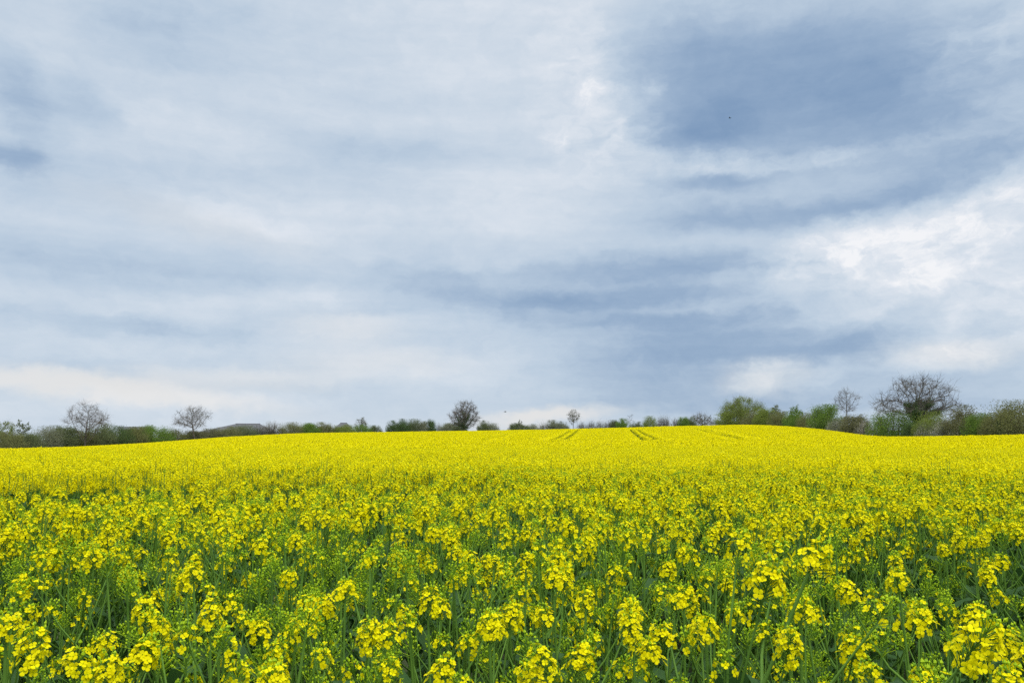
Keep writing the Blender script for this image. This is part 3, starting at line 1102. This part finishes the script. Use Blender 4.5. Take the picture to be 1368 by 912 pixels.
grow_tree('small_tree', 'grey-green upright tree beside the small dark house roof', 484, 557, 190, 22, 38, 'leafy', trunk_frac=.2, n=150, leaf=FOL['grey'], leaf_n=700, leaf_size=.2, twig=1.3)
grow_tree('thin_tree', 'tall thin bare tree sticking up from the far row right of the middle', 842, 552, 260, 12, 39, 'bare', trunk_frac=.4, n=60, twig=1.0)
grow_tree('bare_tree', 'grey bare domed tree at the right end of the far row', 938, 552, 250, 32, 40, 'bare', trunk_frac=.2, n=300, fn=dome, twig=1.3, crown_mat=M_PURPLE, leaf=FOL['grey'], leaf_n=500, leaf_size=.25)
grow_tree('leafy_tree', 'big domed tree in young leaf on the crest of the field', 992, 531, 192, 60, 41, 'leafy', trunk_frac=.22, n=300, leaf=FOL['fresh'], leaf_n=15000, leaf_size=.14, fn=dome, twig=1.0, twigs=3)
grow_tree('small_tree', 'small leafy tree poking out of the hedge right of the big domed tree', 1040, 541, 178, 20, 42, 'leafy', trunk_frac=.3, n=90, leaf=FOL['dull'], leaf_n=900, leaf_size=.2)
grow_tree('small_tree', 'small pointed leafy tree in the middle of the right hedge', 1065, 538, 168, 18, 43, 'leafy', trunk_frac=.3, n=90, leaf=FOL['bright'], leaf_n=900, leaf_size=.2)
grow_tree('bare_tree', 'bare V-shaped tree with thin limbs rising from the right hedge', 1133, 521, 135, 40, 44, 'bare', group=TREE_G, trunk_frac=.40, n=300, fn=lambda p, rng: p[2] > -.3 and math.hypot(p[0], p[1]) < .55 + .5 * p[2] + .1, crown_mat=M_PURPLE)
grow_tree('oak_tree', 'wide bare oak with ivy-clad limbs towering over the right hedge', 1228, 506, 112, 104, 45, 'bare', group=TREE_G, trunk_frac=.30, n=520, ivy=14000, squash=.8, fn=lambda p, rng: p[2] > -.55, crown_mat=M_TWIG, twig=1.25, twigs=5)

# ------------------------------------------------------------------ hedge shrubs
def shrub_meshes(seed, loose=.5, leaves=2600, size=.11, twiggy=1.0):
    """a shrub 2 m wide and 2 m tall at scale one: upright stems, foliage in clumps round them"""
    rng = np.random.default_rng(seed)
    st, fo = MB(), MB()
    ends = []
    for k in range(int(46 * twiggy)):
        a, t = rng.uniform(0, 6.28), rng.random() ** .6
        reach, h = t * .95, (2.0 * (1 - .55 * t ** 2)) * rng.uniform(.7, 1.06)
        b = np.array((math.cos(a), math.sin(a), 0))
        pts = [b * .15 * rng.random(), b * reach * .45 + np.array((0, 0, h * .5)), b * reach + np.array((rng.normal(0, .06), rng.normal(0, .06), h))]
        tube(st, pts, [.022, .014, .004], 3)
        for q in range(5):
            s = rng.uniform(.35, 1)
            p = pts[1] + (pts[2] - pts[1]) * s if s > .5 else pts[0] + (pts[1] - pts[0]) * (s + .4)
            e = p + (b * .5 + rng.normal(0, .6, 3) + np.array((0, 0, .8))) * rng.uniform(.10, .28)
            tube(st, [p, e], [.006, .003], 3)
            ends.append((p + e) * .5); ends.append(e)
    ends = np.array(ends)
    ck = rng.integers(0, len(ends), int(leaves / 14))
    for i in ck:
        r = rng.uniform(.05, .15) * (1 + loose)
        for k in range(14):
            p = ends[i] + rng.normal(0, r, 3)
            p[2] = abs(p[2])
            if p[2] > 2.15 or math.hypot(p[0], p[1]) > 1.12:
                continue
            card(fo, p, size * rng.uniform(.5, 1.3), size * .6, rng)
    # low skirt so that the foot of the hedge is closed
    for k in range(int(leaves * .22)):
        a, t = rng.uniform(0, 6.28), rng.uniform(.3, 1) * .95
        card(fo, np.array((math.cos(a) * t, math.sin(a) * t, rng.uniform(0.02, 1.0))), size * rng.uniform(.6, 1.3), size * .6, rng)
    return st.mesh('stems', [M_WOOD]), fo.mesh('foliage', [FOL['fresh']])


def blossom_mesh(seed, n=2400):
    rng = np.random.default_rng(seed)
    mb = MB()
    for k in range(n // 6):
        a, t = rng.uniform(0, 6.28), rng.random() ** .5 * .95
        c = np.array((math.cos(a) * t, math.sin(a) * t, 2.0 * (1 - .5 * t * t) * rng.uniform(.35, 1.0)))
        for q in range(6):
            card(mb, c + rng.normal(0, .09, 3), .035 * rng.uniform(.6, 1.3), .035, rng)
    return mb.mesh('blossom', [M_BLOSSOM])


SHRUBS = [shrub_meshes(100 + i, (.2, .5, .8, .4)[i % 4], (19000, 17000, 15000, 21000)[i % 4], (.050, .055, .048, .058)[i % 4]) for i in range(7)]
THIN = [shrub_meshes(200 + i, .6, 2600, .040, 2.6) for i in range(3)]
BLOS = [blossom_mesh(300 + i) for i in range(3)]
_count = [0]


def shrub(px, top_py, dist, width_px, style, label, group, name='hedge_shrub', cat='shrub', blossom=False, thin=False, deep=1.0):
    i = _count[0]; _count[0] += 1
    rng = np.random.default_rng(900 + i)
    base = at(px, dist, .08)
    H = top_height(px, top_py, dist) - base.z
    W = width_px * dist / F_PX
    root = empty(name, base, float(rng.uniform(0, 6.28)))
    tag(root, label, cat, group)
    st, fo = (THIN if thin else SHRUBS)[i % (len(THIN) if thin else len(SHRUBS))]
    sx, sz = W / 2.0, H / 1.98
    for nm, me, mat in (('stems', st, M_PURPLE if thin else None), ('foliage', fo, FOL[style])):
        o = obj(nm, me, root)
        o.scale = (sx, sx, sz)
        if mat:
            o.material_slots[0].link = 'OBJECT'
            o.material_slots[0].material = mat
    if blossom:
        o = obj('blossom', BLOS[i % 3], root)
        o.scale = (sx * 1.04, sx * 1.04, sz * 1.03)
    return root


LG, RG, FG = 'shrubs of the left hedge', 'shrubs of the right hedge', 'far trees and bushes along the skyline'
OFF = 5.0
Dp = lambda px: float(edge_dist(math.atan2(*px_dir(px, HORIZON).to_2d())))
for (px, top, w, style, thin, label) in (
    (8, 579, 40, 'olive', 0, 'drab hedge shrub at the far left below the leafy edge tree'),
    (38, 579, 36, 'dull', 0, 'low dull hedge shrub below the small tufted tree on the left'),
    (62, 571, 36, 'grey', 0, 'grey-green hedge shrub left of the leftmost round bare tree'),
    (86, 571, 34, 'dull', 0, 'rounded hedge shrub touching the left side of the leftmost round bare tree'),
    (110, 577, 32, 'olive', 0, 'hedge shrub at the foot of the leftmost round bare tree'),
    (132, 568, 36, 'dull', 0, 'tall dull green hedge shrub right of the leftmost round bare tree'),
    (156, 570.5, 36, 'dark', 0, 'dark hedge shrub left of the low dark shed roof'),
    (178, 572, 36, 'olive', 0, 'hedge shrub in front of the middle of the low dark shed roof'),
    (206, 569.5, 40, 'bright', 0, 'bright green hedge shrub at the right end of the low dark shed roof'),
    (234, 574, 32, 'olive', 0, 'hedge shrub left of the leaning domed tree'),
    (258, 576, 30, 'brown', 0, 'brownish hedge shrub at the foot of the leaning domed tree'),
    (282, 573.5, 34, 'brown', 0, 'low brown hedge shrub at the left slope of the barn roof'),
    (304, 571, 34, 'olive', 0, 'olive hedge shrub in front of the barn roof apex'),
    (326, 569, 34, 'dull', 0, 'dark green hedge shrub in front of the right half of the barn roof'),
    (346, 568, 24, 'grey', 1, 'pale grey twiggy shrub at the right end of the barn roof'),
    (364, 564, 30, 'brown', 1, 'bare brownish twiggy shrub right of the barn roof'),
    (388, 565, 32, 'olive', 0, 'round olive hedge shrub right of the bare twiggy one'),
    (413, 566, 26, 'bright', 0, 'round green shrub left of a pair near the small house roof'),
    (432, 565, 26, 'olive', 0, 'round olive shrub just left of the small dark house roof'),
    (458, 568, 30, 'fresh', 0, 'green shrub in front of the small dark house roof'),
    (482, 568, 26, 'bright', 0, 'green shrub at the foot of the upright grey-green tree'),
    (501, 569, 18, 'dull', 0, 'small round shrub right of the upright grey-green tree')):
    shrub(px, top, Dp(px) + OFF, w * 1.12, style, label, LG, thin=bool(thin))
for (px, top, w, style, thin, blo, label) in (
    (982, 549, 44, 'fresh', 0, 0, 'yellow-green bush at the foot of the big domed tree'),
    (1008, 550, 34, 'olive', 0, 0, 'olive hedge bush right of the big domed tree'),
    (1026, 547, 32, 'fresh', 0, 0, 'fresh green hedge bush left of the first small leafy tree in the right hedge'),
    (1046, 551, 32, 'olive', 0, 0, 'olive hedge bush below the first small leafy tree in the right hedge'),
    (1064, 551, 28, 'bright', 0, 0, 'bright green hedge bush below the small pointed tree'),
    (1082, 553, 28, 'olive', 0, 0, 'brown-green hedge bush right of the small pointed tree'),
    (1106, 543, 42, 'bright', 0, 0, 'tall bright green bush left of the V-shaped bare tree'),
    (1094, 562, 22, 'brown', 1, 1, 'twiggy bush with white blossom below the tall bright green bush'),
    (1120, 560, 26, 'grey', 0, 1, 'pale blossoming bush at the foot of the V-shaped bare tree'),
    (1143, 556, 34, 'brown', 0, 0, 'brown-green bush right of the V-shaped bare tree'),
    (1135, 569, 24, 'grey', 0, 1, 'low bush speckled white in front of the brown-green one'),
    (1158, 560, 24, 'brown', 1, 1, 'low thin bush with pale blossom left of the round bright green bush'),
    (1197, 551, 58, 'bright', 0, 0, 'large round bright green bush left of the ivy-clad oak'),
    (1178, 556, 20, 'brown', 1, 0, 'bare twiggy bush at the left end of the oak'),
    (1222, 566, 26, 'dark', 0, 0, 'dark bush at the foot of the ivy-clad oak'),
    (1250, 552, 42, 'fresh', 0, 0, 'pale green bush right of the trunk of the oak'),
    (1243, 566, 30, 'grey', 0, 1, 'low white-blossomed bush in front of the pale green bush'),
    (1264, 564, 32, 'grey', 0, 1, 'spreading bush with white blossom below the brown-topped bush'),
    (1290, 545, 42, 'brown', 0, 0, 'tall brown-topped bush right of the oak'),
    (1284, 563, 24, 'olive', 0, 1, 'small bush with a white blossom spray below the tall brown-topped bush'),
    (1312, 555, 38, 'bright', 0, 0, 'green hedge bush between the brown-topped bush and the right edge'),
    (1334, 553, 34, 'olive', 0, 0, 'grey-brown hedge bush left of the tall bush at the right edge'),
    (1360, 538, 58, 'olive', 0, 0, 'tall straggling bush at the right edge of the photo'),
    (1344, 562, 30, 'dark', 0, 0, 'dark low bush below the tall straggling bush'),
    (1392, 545, 50, 'dull', 0, 0, 'dull green bush just beyond the right edge')):
    if px > 1385:
        continue
    shrub(px, top, Dp(px) + OFF - (1.5 if blo else 0), w * 1.1, style, label, RG, name='hedge_bush', cat='bush', blossom=bool(blo), thin=bool(thin))

# the far row: each bush and slim tree by itself
for (px, top, w, style, thin, D, label) in (
    (527, 563, 17, 'dark', 0, 215, 'left one of the dark green trees in the small clump left of the middle'),
    (541, 561, 18, 'dark', 0, 215, 'second dark green tree of the small clump left of the middle'),
    (554, 561, 16, 'dull', 0, 215, 'third dark green tree of the small clump left of the middle'),
    (565, 564, 14, 'grey', 0, 215, 'greyish tree of the small clump left of the middle'),
    (576, 561, 10, 'dark', 0, 215, 'slim dark green tree at the right end of the small clump'),
    (586, 566, 10, 'grey', 1, 230, 'thin bare bush right of the small dark green clump'),
    (600, 566, 20, 'grey', 0, 205, 'pale rounded bush left of the lone round dark tree'),
    (614, 565, 16, 'dull', 0, 200, 'green bush at the foot of the lone round dark tree'),
    (647, 563, 14, 'dull', 0, 205, 'dark pointed bush right of the lone round dark tree'),
    (658, 566, 14, 'grey', 0, 205, 'pale bush at the right end beside the dark pointed bush'),
    (688, 566, 14, 'dull', 0, 215, 'green bush at the left end of the far row'),
    (700, 567, 14, 'dull', 0, 218, 'low green bush below the little narrow tree of the far row'),
    (713, 567, 16, 'grey', 0, 225, 'grey bush of the far row left of the hazy bare tops'),
    (727, 565, 16, 'grey', 1, 230, 'hazy twiggy bush of the far row, left of the green-topped one'),
    (739, 562, 16, 'grey', 0, 230, 'grey-green topped bush left of the lollipop tree'),
    (751, 564, 14, 'grey', 0, 230, 'grey bush touching the lollipop tree from the left'),
    (778, 564, 14, 'brown', 1, 235, 'twiggy brown bush right of the lollipop tree'),
    (790, 563, 14, 'brown', 1, 240, 'first grey bare bush right of the lollipop tree and its twiggy neighbour'),
    (802, 562, 14, 'grey', 1, 240, 'second grey bare bush right of the lollipop tree and its twiggy neighbour'),
    (813, 562, 13, 'grey', 1, 240, 'third grey bare bush, left of the small bright green tree'),
    (821, 562, 10, 'dull', 0, 240, 'slim dull bush just left of the small bright green tree'),
    (832, 560, 14, 'bright', 0, 235, 'small bright green tree in the far row left of the tall thin one'),
    (851, 564, 14, 'dull', 0, 245, 'low dull bush right of the tall thin bare tree'),
    (869, 557, 14, 'fresh', 0, 235, 'yellow-green upright tree in the far row'),
    (883, 556, 11, 'brown', 1, 238, 'upright bare tree right of the yellow-green upright one'),
    (890, 556, 11, 'brown', 1, 238, 'darkest upright bare tree of the far row'),
    (903, 559, 12, 'grey', 1, 240, 'grey upright tree right of the gap in the far row'),
    (914, 558, 12, 'bright', 0, 238, 'slim fresh green tree between the gap and the grey domed tree'),
    (923, 558, 12, 'dull', 0, 240, 'dull green tree left of the grey domed tree'),
    (956, 560, 12, 'grey', 1, 250, 'thin grey bush between the grey domed tree and the big domed tree')):
    shrub(px, top, D, w * 1.4, style, label, FG, name='skyline_bush', cat='bush', thin=bool(thin))

# ------------------------------------------------------------------ farm buildings behind the left hedge
def pitched(name, label, cat, pl, pr, dist, eave_py, ridge_py, depth, hip_l=0.0, hip_r=0.0, turn=0.0):
    """a building with a pitched roof along its length; hip_l and hip_r are the shares of the length its hipped ends take"""
    A, B = at(pl, dist), at(pr, dist)
    mid = (A + B) / 2
    L = (A - B).length
    gz = min(A.z, B.z) - .3
    ze, zr = top_height((pl + pr) / 2, eave_py, dist) - gz, top_height((pl + pr) / 2, ridge_py, dist) - gz
    root = empty(name, (mid.x, mid.y, gz), math.atan2((B - A).y, (B - A).x) + turn)
    tag(root, label, cat)
    o = .45
    hx, hy = L / 2 - o, depth / 2 - o
    w = MB()
    V = [(-hx, -hy, 0), (hx, -hy, 0), (hx, hy, 0), (-hx, hy, 0), (-hx, -hy, ze), (hx, -hy, ze), (hx, hy, ze), (-hx, hy, ze)]
    Fc = [(0, 1, 5, 4), (1, 2, 6, 5), (2, 3, 7, 6), (3, 0, 4, 7)]
    w.add(V, Fc)
    obj('wall', w.mesh('wall', [M_WALL]), root)
    r = MB()
    ex, ey = L / 2, depth / 2
    V = [(-ex, -ey, ze - .22), (ex, -ey, ze - .22), (ex, ey, ze - .22), (-ex, ey, ze - .22),
         (-ex, -ey, ze), (ex, -ey, ze), (ex, ey, ze), (-ex, ey, ze), (-ex + hip_l * L, 0, zr), (ex - hip_r * L, 0, zr)]
    r.add(V, [(0, 3, 2, 1), (0, 1, 5, 4), (1, 2, 6, 5), (2, 3, 7, 6), (3, 0, 4, 7), (4, 5, 9, 8), (6, 7, 8, 9), (4, 8, 7), (5, 6, 9)])
    roof = obj('roof', r.mesh('roof', [M_ROOF]), root)
    rc = MB()
    tube(rc, [(-ex + hip_l * L, 0, zr + .03), (ex - hip_r * L, 0, zr + .03)], .10, 6)
    obj('ridge', rc.mesh('ridge', [M_ROOF]), roof)
    return root


pitched('shed', 'low shed with a long flat dark roof showing over the left hedge', 'shed', 158, 204, 190, 573.6, 570.6, 9)
pitched('barn', 'farm barn with a wide dark pitched roof behind the left hedge', 'barn', 268, 366, 205, 577, 566.0, 18, .46, .20)
pitched('house', 'small house with a steep dark roof among the shrubs left of the middle', 'house', 447, 470, 205, 571, 565.0, 7, .30, .30)


# ------------------------------------------------------------------ birds
def bird(px, py, dist, span, rz, label):
    d = px_dir(px, py); h = math.hypot(d.x, d.y)
    p = d * (dist / h) + Vector((0, 0, CAM_Z))
    root = empty('bird', p, rz)
    tag(root, label, 'bird')
    b = MB()
    tube(b, [(-.24, 0, 0), (-.16, 0, .01), (-.02, 0, .01), (.10, 0, .02), (.17, 0, .04), (.22, 0, .04), (.27, 0, .035)], [.012, .035, .06, .055, .032, .035, .004], 8)
    b.add([(-.22, -.02, 0), (-.38, -.06, 0), (-.38, .06, 0), (-.22, .02, 0)], [(0, 1, 2, 3)])
    obj('body', b.mesh('body', [M_BIRD], True), root)
    for s in (-1, 1):
        w = MB()
        V = [(.08, s * .04, .03), (-.08, s * .04, .03), (.10, s * span * .25, .14), (-.08, s * span * .25, .13), (-.02, s * span * .5, .10), (-.08, s * span * .48, .10)]
        w.add(V + [(a, b_, c - .012) for a, b_, c in V], [(0, 1, 3, 2), (2, 3, 5, 4), (6, 7, 9, 8), (8, 9, 11, 10), (0, 2, 8, 6), (2, 4, 10, 8), (1, 3, 9, 7), (3, 5, 11, 9), (4, 5, 11, 10)])
        obj('wing', w.mesh('wing', [M_BIRD]), root)


bird(975, 158, 165, .9, 2.6, 'tiny dark bird high in the sky against the blue-grey cloud')
bird(675, 550, 150, .9, .4, 'tiny dark bird low over the skyline right of the lone round dark tree')
